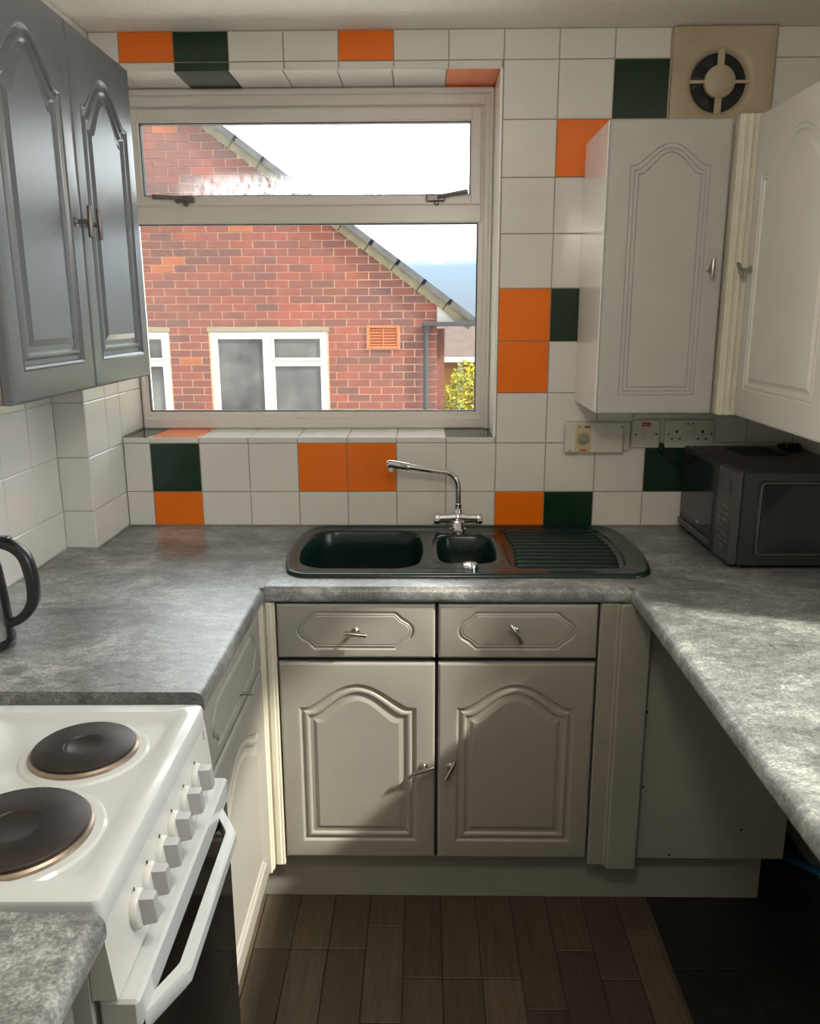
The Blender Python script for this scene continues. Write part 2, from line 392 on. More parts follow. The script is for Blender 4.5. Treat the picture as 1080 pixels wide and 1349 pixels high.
# back wall tiles
OR = {(-8, 8), (-4, 8), (0, 6), (-1, 3), (-1, 2), (-5, 0), (-4, 0), (-8, -1), (-1, -1)}
GR = {(-7, 8), (1, 7), (0, 3), (-8, 0), (0, -1), (2, 0)}
def tm(c): return 'tile_orange' if c in OR else 'tile_green' if c in GR else 'tile_white'
xb = [XP+.002]+[k*T for k in range(-8, 5)]+[XR-.001]
rects = []
for i in range(len(xb)-1):
    c = i-9
    for r in range(-1, 9):
        z0 = .912 if r == -1 else Z0+r*T; z1 = min(Z0+(r+1)*T, CEIL-.001)
        if 1 <= r <= 7 and c <= -2: continue
        a_, b_ = xb[i], xb[i+1]
        if r >= 7: a_ = .588 if c == 4 else a_; b_ = .588 if c == 3 else b_
        rects.append((a_, b_, z0, z1, tm((c, r))))
    if c <= -2:
        rects.append((xb[i], min(xb[i+1], WX1+.004), Z0+T, WZ0+.001, 'tile_white'))
        rects.append((xb[i], min(xb[i+1], WX1+.004), WZ1-.002, Z0+8*T, tm((c, 8)) if c == -7 else 'tile_white'))
lay(wall_back, 'tile', (0, 0, 0), (1, 0, 0), (0, 0, 1), (0, -1, 0), rects, key='back')
# sill and soffit tiles inside the window recess
sx = [XP+.001]+[k*T for k in range(-8, -1)]+[WX1]
for i in range(len(sx)-1):
    c = i-9
    lay(wall_back, 'sill_tile', (0, -.004, WZ0-.004), (1, 0, 0), (0, 1, 0), (0, 0, 1), [(sx[i], sx[i+1], 0, .205, {-9: 'tile_green', -8: 'tile_orange', -2: 'tile_green'}.get(c, 'tile_white'))], key='sill')
fx = [XP+.001]+[-.157-k*T for k in range(7, 0, -1)]+[-.160]
for i in range(len(fx)-1):
    lay(wall_back, 'soffit_tile', (0, -.004, WZ1+.004), (1, 0, 0), (0, 1, 0), (0, 0, -1), [(fx[i], fx[i+1], 0, .205, {2: 'tile_green', 7: 'tile_orange'}.get(i, 'tile_white'))], key='soff')
# right reveal board, light falling on it put into its whiter colour
struct('trim_3', MB().box(WX1-.001, WX1+.006, -.0055, .196, WZ0, WZ1, .001), 'reveal_white')
# pillar and left wall tiles
zr = [.912]+[Z0+k*T for k in range(9)]+[CEIL-.001]
lay(pillar, 'tile', (0, -.258, 0), (1, 0, 0), (0, 0, 1), (0, -1, 0), [(XL, XP, zr[i], zr[i+1], 'tile_white') for i in range(10)], key='pf')
yy = [-.262, -.110, .001]
lay(pillar, 'tile', (XP-.004, 0, 0), (0, 1, 0), (0, 0, 1), (1, 0, 0), [(yy[j], yy[j+1], zr[i], zr[i+1], 'tile_white') for i in range(10) for j in range(2)], key='ps')
lay(wall_back, 'reveal_tile', (XP-.004, 0, 0), (0, 1, 0), (0, 0, 1), (1, 0, 0), [(0.002, .20, max(WZ0+.002, zr[i]), min(WZ1, zr[i+1]), 'tile_white') for i in range(10) if zr[i+1] > WZ0+.01 and zr[i] < WZ1], key='pr')
lay(wall_left, 'tile', (XL-.002, 0, 0), (0, 1, 0), (0, 0, 1), (1, 0, 0), [(-.262-(j+1)*T, -.262-j*T, zr[i], zr[i+1], 'tile_white') for i in range(10) for j in range(11)], key='lw')

# ceiling coving line is plain; floor planks and slate tiles
x = -.90; px = []
col = 0
while x < .232:
    x1 = min(x+.0955, .232); y = -.50+random.random()*.12; y = min(y, -.50)
    first = True; y = -.505
    while y > -3.2:
        ln = random.choice((.16, .24, .33, .42)) if first else random.choice((.30, .38, .46))
        first = False
        lay(floor, 'plank', (0, 0, -.004), (1, 0, 0), (0, 1, 0), (0, 0, 1), [(x, x1, y-ln, y, 'plank')], h=.004, key='pk')
        y -= ln
    x = x1; col += 1
for (a, b) in ((.234, .40), (.40, .705), (.705, .75)):
    for (c, d) in ((-.80, -.495), (-1.105, -.80), (-1.41, -1.105), (-1.715, -1.41), (-2.02, -1.715), (-2.325, -2.02)):
        lay(floor, 'slate_tile', (0, 0, -.004), (1, 0, 0), (0, 1, 0), (0, 0, 1), [(a, b, c, d, 'slate')], h=.004, key='sl')
struct('trim_2', MB().box(.226, .236, -3.2, -.505, -.001, .0015, .0006), 'plank')

# ------------------------------------------------------------------ kitchen window
FY = .195  # room-side face of the frame
wf = MB()
ox0, ox1, oz0, oz1 = WX0+.002, WX1-.002, WZ0, WZ1-.002
def ring(mb, x0, x1, z0, z1, wl, wr, wbm, wt, y0, y1, b=.004):
    mb.box(x0, x0+wl, y0, y1, z0, z1, b).box(x1-wr, x1, y0, y1, z0, z1, b)
    mb.box(x0+wl-b, x1-wr+b, y0, y1, z0, z0+wbm, b).box(x0+wl-b, x1-wr+b, y0, y1, z1-wt, z1, b)
LX0, LX1, LZ0 = -1.276, -.203, 1.245          # daylight opening of the lower light
ring(wf, ox0, ox1, oz0, oz1, .014, .026, .036, .045, FY, .26)
ring(wf, ox0+.008, ox1-.020, oz0+.028, oz1-.038, LX0-ox0-.008, ox1-.020-LX1, LZ0-oz0-.028, .026, FY+.012, .25)
wf.box(ox0+.01, ox1-.03, FY+.008, .25, 1.832, 1.890, .004)
window = struct('window_1', wf, 'upvc')
q = MB(); q.box(ox0, ox1, .172, FY, oz1-.016, oz1, .005).box(ox1-.012, ox1, .176, FY, oz0, oz1, .004)
struct('window_trim', q, 'upvc', window)
sash = MB(); ring(sash, ox0+.022, ox1-.034, 1.884, oz1-.050, -1.242-ox0-.022, ox1-.034+.229, .030, oz1-.050-2.124, FY-.002, .235)
tag(struct('sash', sash, 'upvc', window), 'white top-hung opening sash')
gk = MB(); ring(gk, -1.2435, -.2275, 1.9125, 2.1255, .004, .004, .004, .004, FY+.008, .23, .001)
ring(gk, LX0-.001, LX1+.001, LZ0-.001, 1.833, .004, .004, .004, .004, FY+.016, .23, .001)
struct('gasket', gk, 'gasket', window)
struct('pane', MB().box(-1.25, -.22, .2200, .2205, 1.905, 2.13), 'glass_upper', window)
struct('pane', MB().box(LX0-.006, LX1+.006, .2200, .2205, LZ0-.006, 1.838), 'glass', window)
def latch(x, tip, tag_):
    b = MB().box(x-.036, x+.024, FY-.016, FY-.002, 1.892, 1.914, .004).box(x-.010, x+.004, FY-.018, FY-.002, 1.882, 1.893, .003)
    b.lathe([(.009, 0), (.009, .016)], (x, FY-.002, 1.905), (0, -1, 0), 16)
    b.tube([(x, FY-.016, 1.905), (x+tip[0]*.4, FY-.024, 1.905+tip[1]*.4), (x+tip[0], FY-.026, 1.905+tip[1])], [.0065, .006, .0075], 10)
    o = b.build('window_handle', 'grey_metal', window); o['label'] = tag_
latch(-.330, (.092, .014), 'grey handle lifted over the glass, right hand one')
latch(-1.105, (-.10, .004), 'grey handle lying level, left hand one')

# side window behind the right worktop (lights the room)
w2 = MB()
for (a, b, c, d) in ((ry0, ry0+.05, rz0, rz1), (ry1-.05, ry1, rz0, rz1), (ry0, ry1, rz0, rz0+.05), (ry0, ry1, rz1-.05, rz1)):
    w2.box(.775, .82, a, b, c, d, .004)
window2 = struct('window_2', w2, 'upvc')
struct('pane', MB().box(.795, .796, ry0+.04, ry1-.04, rz0+.04, rz1-.04), 'glass_side', window2)

# ------------------------------------------------------------------ cabinet fronts
def arch_outline(x0, x1, vb, vsd, vp, n=26, d=0):
    if n == 26 and d == 0: return lambda q: arch_outline(x0+q, x1-q, vb+q, vsd-q*.95, vp-q*1.02, 27, 1)
    n = 26
    P = [(x0, vb), (x1, vb), (x1, vsd)]
    for i in range(1, n):
        t = i/n; u = x1+(x0-x1)*t
        tt = min(1, max(0, (t-.06)/.88)); s_ = .5-.5*math.cos(2*math.pi*tt); P.append((u, vsd+(vp-vsd)*s_**.66))
    P.append((x0, vsd)); return P
def drawer_outline(x0, x1, v0, v1):
    h = (v1-v0)/2; vc = (v0+v1)/2; R_ = []
    end = [(.046, 1), (.036, .82), (.028, .66), (.018, .55), (.009, .42), (.003, .24), (0, 0)]
    R_ += [(x1-a, vc+b*h) for a, b in end]+[(x1-a, vc-b*h) for a, b in end[-2::-1]]
    R_ += [(x0+a, vc-b*h) for a, b in end]+[(x0+a, vc+b*h) for a, b in end[-2::-1]]
    return list(reversed(R_))
def offset(L, d):
    n = len(L); A = sum(L[i][0]*L[(i+1) % n][1]-L[(i+1) % n][0]*L[i][1] for i in range(n))
    s_ = 1 if A > 0 else -1; out = []
    for i in range(n):
        p0, p, p1 = Vector(L[i-1]), Vector(L[i]), Vector(L[(i+1) % n])
        a = (p-p0).normalized(); b = (p1-p).normalized()
        na = Vector((-a.y, a.x))*s_; nb = Vector((-b.y, b.x))*s_; nn = (na+nb)
        nn = nn/max(.35, nn.length_squared/2)
        out.append(tuple(p+nn*d))
    return out
PROF_D = [(0, 0), (.003, -.0012), (.006, -.0045), (.012, -.0050), (.016, -.0015), (.020, -.0005), (.024, -.0015), (.028, -.0055), (.036, -.0050), (.046, -.0010)]
PROF_F = [(0, 0), (.0015, -.0022), (.003, 0), (.010, 0), (.0115, -.0022), (.013, 0), (.020, 0), (.0215, -.0026), (.023, 0)]
PROF_DR = [(0, 0), (.003, -.0032), (.0065, -.0036), (.010, -.0005), (.0125, -.0018), (.015, -.0002)]
PROF_W = [(0, 0), (.003, -.003), (.006, -.0005), (.012, -.0005), (.0155, -.005), (.022, -.0045), (.030, 0)]
def front(parent, name, O, U, N, w, h, outline, mat, prof=PROF_D, th=.018, label=None):
    """panel face: O = lower corner at the back plane; U across, Z up, N outward"""
    O, U, N, Zv = Vector(O), Vector(U), Vector(N), Vector((0, 0, 1))
    def P(u, v, k_=0): return O+U*u+Zv*v+N*k_
    mb = MB(); b = .005
    def rc(i, k_): return [P(i, i, k_), P(w-i, i, k_), P(w-i, h-i, k_), P(i, h-i, k_)]
    mb.loops([rc(0, 0), rc(0, th-.005), rc(.0015, th-.0022), rc(.005, th-.0004), rc(.007, th)], True, False)
    Ls = [outline(d) if callable(outline) else (offset(outline, d) if d else outline) for d, k_ in prof]
    i = .007
    mb.poly_holes([(i, i), (w-i, i), (w-i, h-i), (i, h-i)], [Ls[0]], lambda u, v: P(u, v, th))
    mb.loops([[P(u, v, th+k_) for u, v in L] for L, (d, k_) in zip(Ls, prof)], False, False)
    mb.poly_holes(Ls[-1], [], lambda u, v: P(u, v, th+prof[-1][1]))
    o = mb.build(name, mat, parent, 14)
    if label: o['label'] = label
    return o
def t_knob(parent, p, N, bar, ln=.056, reach=.026, mat='knob_metal'):
    """p on the face; N outward; bar direction"""
    p, N, bar = Vector(p), Vector(N).normalized(), Vector(bar).normalized()
    mb = MB(); mb.lathe([(.0095, 0), (.0095, .002), (.006, .004), (.0045, .006), (.0045, reach)], p, N, 16)
    c = p+N*reach; mb.tube([c-bar*ln/2, c-bar*(ln/2-.003), c+bar*(ln/2-.003), c+bar*ln/2], [.0042, .0052, .0052, .0042], 12)
    return mb.build('handle', mat, parent)

# sink base unit ------------------------------------------------------
su = thing('base_cabinet', 'wide greige base cabinet under the sink with two drawer fronts and two arched doors', 'cabinet', (-.34, -.57, .147), 'base cabinets')
c = MB(); c.box(-.738, -.722, -.572, -.02, .147, .868).box(.042, .058, -.572, -.02, .147, .868)
c.box(-.722, .042, -.572, -.02, .147, .163).box(-.722, .042, -.035, -.02, .163, .72).box(-.722, .042, -.572, -.555, .700, .726)
c.box(-.348, -.332, -.572, -.55, .163, .868)
c.build('carcass', 'dark_gap', su)
for k, x0 in enumerate((-.737, -.3365)):
    w = .3925
    d = front(su, 'drawer', (x0, -.572, .722), (1, 0, 0), (0, -1, 0), w, .142, drawer_outline(.046, w-.050, .022, .124), 'base_paint', PROF_DR)
    if k == 0: t_knob(d, (-.541, -.590, .795), (0, -1, 0), (1, 0, -.12))
    else: t_knob(d, (-.147, -.590, .797), (0, -1, 0), (.55, 0, -.84))
    d = front(su, 'door', (x0, -.572, .152), (1, 0, 0), (0, -1, 0), w, .556, arch_outline(.046, w-.046, .048, .435, .500), 'base_paint')
    if k == 0: t_knob(d, (-.372, -.590, .424), (0, -1, 0), (1, 0, .36))
    else: t_knob(d, (-.304, -.590, .424), (0, -1, 0), (.42, 0, .9))
# left-hand base unit under the left worktop, doors face +x
def side_unit(y0, y1, label, side_mat='cream'):
    t = thing('base_cabinet', label, 'cabinet', (-1.07, (y0+y1)/2, .147), 'base cabinets')
    MB().box(XL+.01, -.788, y0+.002, y1-.002, .147, .868).build('carcass', side_mat, t)
    w = y1-y0-.006
    d = front(t, 'drawer', (-.788, y0+.003, .722), (0, 1, 0), (1, 0, 0), w, .142, drawer_outline(.046, w-.050, .022, .124), 'base_paint', PROF_DR)
    MB().lathe([(.006, 0), (.004, .002), (.004, .026), (.003, .027)], (-.770, -.862 if y0 > -1.5 else (y0+y1)/2, .758), (1, 0, 0), 12).build('handle', 'knob_metal', d)
    d = front(t, 'door', (-.788, y0+.003, .152), (0, 1, 0), (1, 0, 0), w, .556, arch_outline(.050, w-.050, .05, .435, .500), 'base_paint')
    return t
side_unit(-1.150, -.632, 'greige base cabinet under the left worktop, between corner post and cooker')
side_unit(-2.30, -1.722, 'base cabinet with greenish side below the near grey worktop, nearest the camera', 'unit_paint')
# corner posts
p = MB(); p.box(-.788, -.741, -.592, -.560, .128, .868, .002).box(-.788, -.770, -.628, -.590, .128, .868, .002)
p.box(-.764, -.748, -.597, -.59, .130, .868, .003).box(-.772, -.766, -.618, -.602, .130, .868, .002)
tag(p.build('corner_post', 'cream'), 'cream fluted corner post left of the sink cabinet', 'trim', 'corner posts')
p = MB(); p.box(.061, .108, -.592, -.555, .134, .868, .003).box(.108, .186, -.604, -.555, .128, .868, .004).box(.100, .110, -.598, -.59, .134, .868, .003)
tag(p.build('corner_post', 'plinth_paint'), 'wide grey corner post right of the sink cabinet', 'trim', 'corner posts')
# blank panel under the right worktop
bp = thing('blank_panel', 'plain grey blanking panel under the right worktop, with screw holes', 'panel', (.38, -.575, .147))
MB().box(.188, .580, -.580, -.562, .147, .868, .001).build('panel', 'panel_grey', bp)
for (xx, zz) in ((.192, .573), (.195, .36), (.277, .158), (.46, .235)):
    MB().lathe([(.0035, 0), (.0035, .0008)], (xx+.003, -.580, zz), (0, -1, 0), 10).build('screw_hole', 'hole', bp)
for (a, b, g_) in ((-.835, .540, 'sink and corner units'),):
    o = MB().box(a, b, -.547, -.530, 0, .1455, .001).build('plinth', 'plinth_paint'); tag(o, 'long grey plinth board along the floor below the sink cabinet', 'plinth')
o = MB().box(-.850, -.836, -1.15, -.549, 0, .1455, .001).build('plinth', 'plinth_paint'); tag(o, 'plinth board below the left base cabinet, running towards the cooker', 'plinth')
o = MB().box(-.850, -.836, -2.30, -1.722, 0, .1455, .001).build('plinth', 'plinth_paint'); tag(o, 'plinth board below the near base cabinet, in front of the cooker', 'plinth')

# ------------------------------------------------------------------ worktops (rounded noses)
WT, WB_ = .910, .870
def nose(a, b, d=1):   # profile in (run, z): a = back, b = front; rounded front
    r = .018; P = [(a, WB_), (b-d*.012, WB_)]
    for k_ in range(0, 5): t = math.pi/2*k_/4; P.append((b-d*.012+d*.012*math.sin(t), WB_+.012-.012*math.cos(t)))
    for k_ in range(0, 7): t = math.pi/2*k_/6; P.append((b-d*r+d*r*math.cos(t), WT-r+r*math.sin(t)))
    P.append((a, WT)); return P
t1 = MB(); t1.prism([(p_[0], p_[1]) for p_ in nose(XL+.002, -.762)], 1, -1.166, -.601)     # x,z profile along y
t1.box(XL+.002, -.7625, -.601, -.266, WB_, WT).box(XP+.001, -.7625, -.266, -.004, WB_, WT)
tag(t1.build('worktop', 'worktop'), 'grey mottled worktop on the left, between pillar and cooker', 'worktop', 'worktops')
t2 = MB(); t2.prism(nose(-.478, -.600, -1), 0, -.762, .130)
t2.box(.130, XR-.002, -.600, -.478, WB_, WT)
t2.box(-.762, -.728, -.478, -.004, WB_, WT).box(.195, XR-.002, -.478, -.004, WB_, WT).box(-.728, .195, -.040, -.004, WB_, WT)
tag(t2.build('worktop', 'worktop'), 'grey mottled worktop under the window, holding the green sink', 'worktop', 'worktops')
t3 = MB(); t3.prism(nose(XR-.002, .130, -1), 1, -2.35, -.6005)
tag(t3.build('worktop', 'worktop'), 'long sunlit grey worktop on the right, overhanging the empty bay', 'worktop', 'worktops')
t4 = MB(); t4.prism(nose(XL+.002, -.730), 1, -2.35, -1.712)
tag(t4.build('worktop', 'worktop'), 'grey worktop corner nearest the camera, in front of the cooker', 'worktop', 'worktops')
tag(MB().box(.16, XR-.002, -2.34, -2.32, 0, .869, .001).build('end_panel', 'panel_grey'), 'upright grey end panel carrying the near end of the right worktop', 'panel')

# ------------------------------------------------------------------ sink
sk = thing('sink', 'dark green composite sink with one and a half bowls and ribbed drainer', 'sink', (-.26, -.27, .910))
def d_outline(x0, x1, y0, y1, bl, br, r, n=8, m_=10):
    """rounded rect whose left/right ends bow outward by bl / br"""
    base = []
    cs = [(x1-r, y0+r, -90), (x1-r, y1-r, 0), (x0+r, y1-r, 90), (x0+r, y0+r, 180)]
    for k_, (cx, cy, a0) in enumerate(cs):
        for i in range(n+1):
            a = math.radians(a0+90*i/n); base.append((cx+r*math.cos(a), cy+r*math.sin(a)))
        if k_ in (0, 2):
            ya, yb2 = (y0+r, y1-r) if k_ == 0 else (y1-r, y0+r); xx = x1 if k_ == 0 else x0
            for i in range(1, m_): base.append((xx, ya+(yb2-ya)*i/m_))
    xc = (x0+x1)/2; yc = (y0+y1)/2; hh = (y1-y0)/2; hw = (x1-x0)/2; out = []
    for (u, v) in base:
        s_ = 1-((v-yc)/hh)**2; wgt = abs((u-xc)/hw)
        out.append((u+(br*s_ if u > xc else -bl*s_)*wgt**3, v))
    return out
OUT = d_outline(-.715, .198, -.526, -.022, .036, .034, .05)
IN_ = offset(OUT, .026)
B1 = d_outline(-.690, -.392, -.458, -.075, .032, .022, .06)
B2 = d_outline(-.330, -.180, -.415, -.125, .010, .012, .045)
DR = d_outline(-.145, .150, -.455, -.062, .004, .026, .03)
sz = .9145
s = MB()
Z = lambda L, z: [(u, v, z) for u, v in L]
s.loops([Z(OUT, .9102), Z(offset(OUT, .001), .915), Z(offset(OUT, .005), .9195), Z(offset(OUT, .012), .9205), Z(offset(OUT, .020), .917), Z(IN_, sz)], False, False)
s.poly_holes(IN_, [B1, B2, DR], lambda u, v: (u, v, sz))
for L, dep in ((B1, .165), (B2, .10)):
    s.loops([Z(L, sz), Z(offset(L, .003), sz-.0015), Z(offset(L, .007), sz-.008), Z(offset(L, .012), sz-.05), Z(offset(L, .018), sz-dep+.02), Z(offset(L, .024), sz-dep+.006), Z(offset(L, .034), sz-dep)], False, True)
s.loops([Z(DR, sz), Z(offset(DR, .004), sz-.004), Z(offset(DR, .009), sz-.006)], False, True)
s.build('basin', 'sink', sk, 45)
for k_ in range(11):
    y = -.430+k_*.0345; bow = .022*(1-((y+.26)/.2)**2)
    xa = -.125-.012*abs(y+.26)/.2+ .004; xb_ = .135+bow
    r_ = MB(); L = [(xa, .001), (xa+.006, .007), (xa+.016, .0085), (xb_-.02, .0085), (xb_-.008, .007), (xb_, .001)]
    r_.tube([(a, y, sz-.0055) for a, b in L], [max(.0012, b) for a, b in L], 10)
    r_.build('drainer_rib', 'sink', sk)
for (xx, yy_, dd) in ((-.54, -.27, .1648), (-.255, -.27, .0998)):
    MB().lathe([(.035, 0), (.035, .001), (.03, .0025), (.012, .0015)], (xx, yy_, sz-dd), (0, 0, 1), 24).build('waste', 'chrome', sk)
kb = MB().lathe([(.0215, 0), (.0215, .007), (.019, .011), (.010, .0135)], (-.252, -.448, sz), (0, 0, 1), 28).build('waste_knob', 'chrome', sk)
kb['label'] = 'round chrome pop-up waste knob'

# tap
tp = thing('mixer_tap', 'chrome mixer tap with swivel spout over the sink, against tiled wall', 'tap', (-.268, -.065, sz))
tx, ty = -.268, -.065
b = MB(); b.lathe([(.026, 0), (.026, .004), (.020, .008), (.017, .026)], (tx, ty, sz), (0, 0, 1), 24); b.build('base', 'chrome', tp)
b = MB(); b.tube([(tx-.055, ty, .951), (tx-.03, ty, .951), (tx-.008, ty, .953), (tx+.008, ty, .953), (tx+.03, ty, .951), (tx+.055, ty, .951)], [.0135, .0145, .017, .017, .0145, .0135], 20)
b.lathe([(.018, .0), (.013, .012), (.0115, .020), (.0115, .038), (.0100, .040)], (tx, ty, .958), (0, 0, 1), 20)
b.build('body', 'chrome', tp)
for sg in (-1, 1):
    b = MB(); b.lathe([(.016, 0), (.0175, .003), (.0175, .016), (.0155, .019)], (tx+sg*.054, ty, .951), (sg, 0, 0), 18)
    b.box(tx+sg*.058, tx+sg*.072, ty-.045, ty, .944, .956, .003); b.build('lever', 'chrome', tp)
pts = [(tx, ty, .995), (tx, ty, 1.045)]
ex, ey, ez = -.468, ty-.035, 1.128
for k_ in range(1, 9):
    t = k_/8; a = math.pi/2*t; pts.append((tx-.045*(1-math.cos(a)), ty-.006*(1-math.cos(a)), 1.045+.050*math.sin(a)))
p0 = Vector(pts[-1]); p1 = Vector((ex, ey, ez-.004))
for k_ in range(1, 6): pts.append(tuple(p0.lerp(p1, k_/5)))
rr = [.0092]*len(pts)
b = MB(); b.tube(pts, rr, 16); b.build('spout', 'chrome', tp)
d_ = (p1-p0).normalized(); q0 = p1-d_*.055
b = MB(); b.tube([q0, q0+d_*.004, p1, p1+d_*.010, p1+d_*.016], [.0105, .0118, .0125, .0120, .006], 18)
b.lathe([(.0095, 0), (.0095, .016), (.007, .017)], p1+Vector((0, 0, -.006)), (0, 0, -1), 16); b.build('nozzle', 'chrome', tp)

# ------------------------------------------------------------------ cooker
ck = thing('cooker', 'freestanding white electric cooker with solid hotplates, between the left worktops', 'cooker', (-1.03, -1.46, 0))
cy0, cy1, cx0, cx1 = -1.700, -1.212, -1.375, -.765
b = MB(); b.box(cx0, cx1, cy0, cy1, .03, .872, .003); b.build('body', 'enamel', ck)
def rr_(x0, x1, y0, y1, r, z, n=6):
    L = []
    for (cx, cy, a0) in ((x1-r, y0+r, -90), (x1-r, y1-r, 0), (x0+r, y1-r, 90), (x0+r, y0+r, 180)):
        for i in range(n+1): a = math.radians(a0+90*i/n); L.append((cx+r*math.cos(a), cy+r*math.sin(a), z))
    return L
hz = .908
b = MB(); b.loops([rr_(cx0, -.744, cy0, cy1, .012, .872), rr_(cx0, -.744, cy0, cy1, .012, hz-.006), rr_(cx0+.002, -.746, cy0+.002, cy1-.002, .012, hz-.0015), rr_(cx0+.006, -.750, cy0+.006, cy1-.006, .012, hz),
    rr_(cx0+.02, -.772, cy0+.035, cy1-.030, .03, hz), rr_(cx0+.026, -.786, cy0+.043, cy1-.038, .035, hz-.0075), rr_(cx0+.03, -.792, cy0+.049, cy1-.044, .035, hz-.0085)], True, True)
b.build('hob_top', 'enamel', ck)
for (hx, hy, r) in ((-.892, -1.362, .076), (-.903, -1.568, .093), (-1.175, -1.362, .093), (-1.175, -1.568, .076)):
    zb = hz-.0085
    q = MB().lathe([(r+.020, 0), (r+.016, .0032), (r+.004, .0038)], (hx, hy, zb), (0, 0, 1), 56, False, True).build('hotplate_surround', 'enamel', ck)
    q = MB().lathe([(r+.005, .003), (r+.0045, .008), (r+.001, .0105), (r-.002, .0105)], (hx, hy, zb), (0, 0, 1), 56, False, True).build('trim_ring', 'plug_ring', ck)
    p = MB().lathe([(r-.002, .006), (r-.001, .0145), (r-.004, .0165), (r*.40, .0165), (r*.38, .0150), (r*.30, .0150), (r*.28, .0140)], (hx, hy, zb), (0, 0, 1), 56, False, True).build('hotplate', 'hob', ck)
# fascia
b = MB(); b.prism([(-.765, .878), (-.746, .878), (-.7355, .772), (-.765, .772)], 1, cy0, cy1); fascia = b.build('fascia', 'enamel_warm', ck)
MB().prism([(-.74585, .874), (-.74560, .8725), (-.7363, .7780), (-.7366, .7780)], 1, cy0+.012, cy1-.012).build('fascia_face', 'enamel', fascia)
FN = Vector((.106, 0, .0105)).normalized()
for k_, ky in enumerate((-1.306, -1.372, -1.437, -1.497, -1.553, -1.606)):
    c_ = Vector((-.7402, ky, .822))
    kn = MB().lathe([(.0245, 0), (.0245, .006), (.0225, .009)], c_, FN, 28).build('knob', 'enamel_warm', ck)
    g_ = MB(); U_ = Vector((0, 1, 0)); V_ = FN.cross(U_).normalized()
    def Q(a, b2, h): return c_+U_*a+V_*b2+FN*h
    g_.loops([[Q(-.010, -.019, .008), Q(.010, -.019, .008), Q(.010, .019, .008), Q(-.010, .019, .008)],
              [Q(-.0085, -.0175, .026), Q(.0085, -.0175, .026), Q(.0085, .0175, .026), Q(-.0085, .0175, .026)],
              [Q(-.0075, -.0165, .0275), Q(.0075, -.0165, .0275), Q(.0075, .0165, .0275), Q(-.0075, .0165, .0275)]], False, True)
    g_.build('knob_grip', 'knob_face', kn)
    MB().box(-.7414, -.7398, ky-.0015, ky+.0015, .848, .852).build('knob_mark', 'print_dark', ck)
for k_ in range(3): MB().prism([(-.7432, .852+k_*.006), (-.7427, .852+k_*.006), (-.7429, .8535+k_*.006), (-.7434, .8535+k_*.006)], 1, -1.236, -1.228).build('print', 'grey_metal', ck)
# oven door
dr = MB(); dr.box(-.760, -.712, cy0+.002, cy1-.002, .725, .7685, .004); dr.build('door_top_rail', 'enamel', ck)
dd = MB().box(-.762, -.714, cy0+.002, cy1-.002, .16, .724, .004).build('oven_door', 'oven_glass', ck)
dd['label'] = 'black glass oven door'
MB().box(-.762, -.718, cy0+.002, cy1-.002, .04, .155, .004).build('drawer', 'enamel', ck)
hb = MB()
zl, zh = .708, .734
hp = [(-.713, -1.255), (-.680, -1.310), (-.676, -1.320), (-.676, -1.606), (-.680, -1.616), (-.713, -1.680)]
hi_ = [(-.713, -1.282), (-.695, -1.316), (-.692, -1.324), (-.692, -1.600), (-.695, -1.608), (-.713, -1.648)]
def hl(z, o_=0): return [(a-(o_ if i not in (0, 5) else 0), b2, z) for i, (a, b2) in enumerate(hp)]+[(a, b2, z) for a, b2 in reversed(hi_)]
hb.loops([hl(zl, .003), hl(zl+.004), hl(zh-.004), hl(zh, .003)], False, False)
for z in (zl, zh):
    for i in range(5):
        L = hl(z, .003); hb.add([L[i], L[i+1], L[10-i], L[11-i]], [(0, 1, 2, 3)])
hb.build('handle', 'enamel', ck, 30)
ck.rotation_euler.z = .016; ck.location += Vector((-.003, .003, 0))

# ------------------------------------------------------------------ kettle
kt = thing('kettle', 'brushed steel kettle with black handle, at the left edge of the left worktop', 'kettle', (-1.278, -.965, .910))
kx, ky = -1.278, -.965
MB().lathe([(.074, 0), (.078, .004), (.079, .016), (.077, .022)], (kx, ky, .910), (0, 0, 1), 48).build('base', 'black_plastic', kt)
MB().lathe([(.077, .0215), (.0775, .026), (.0775, .045), (.0770, .0455), (.0770, .047), (.0775, .0475), (.074, .10), (.068, .16), (.062, .195), (.060, .200)], (kx, ky, .910), (0, 0, 1), 48).build('body', 'steel', kt)
MB().lathe([(.061, .199), (.062, .206), (.055, .214), (.030, .219), (.012, .220), (.011, .228)], (kx, ky, .910), (0, 0, 1), 40).build('lid', 'black_plastic', kt)
def ribbon(path, w):   # path of (offset from centre, z, thickness)
    q_ = []
    for i in range(len(path)-1):
        a0, a1, a2, a3 = path[max(i-1, 0)], path[i], path[i+1], path[min(i+2, len(path)-1)]
        for k_ in range(4):
            t = k_/4; q_.append(tuple(.5*((2*a1[j])+(-a0[j]+a2[j])*t+(2*a0[j]-5*a1[j]+4*a2[j]-a3[j])*t*t+(-a0[j]+3*a1[j]-3*a2[j]+a3[j])*t**3) for j in range(3)))
    path = q_+[path[-1]]
    mb = MB(); L = []
    n = len(path)
    for i, (u, z, th_) in enumerate(path):
        a = path[max(i-1, 0)]; b2 = path[min(i+1, n-1)]; d = Vector((b2[0]-a[0], b2[1]-a[1])).normalized(); nn = Vector((-d.y, d.x))
        ring_ = []
        for k_ in range(12):
            t = 2*math.pi*k_/12; ca, sa = math.cos(t), math.sin(t)
            ca = math.copysign(abs(ca)**.6, ca); sa = math.copysign(abs(sa)**.6, sa)
            ring_.append((kx+u+nn.x*ca*th_, ky+sa*w, z+nn.y*ca*th_))
        L.append(ring_)
    return mb.loops(L, True, True)
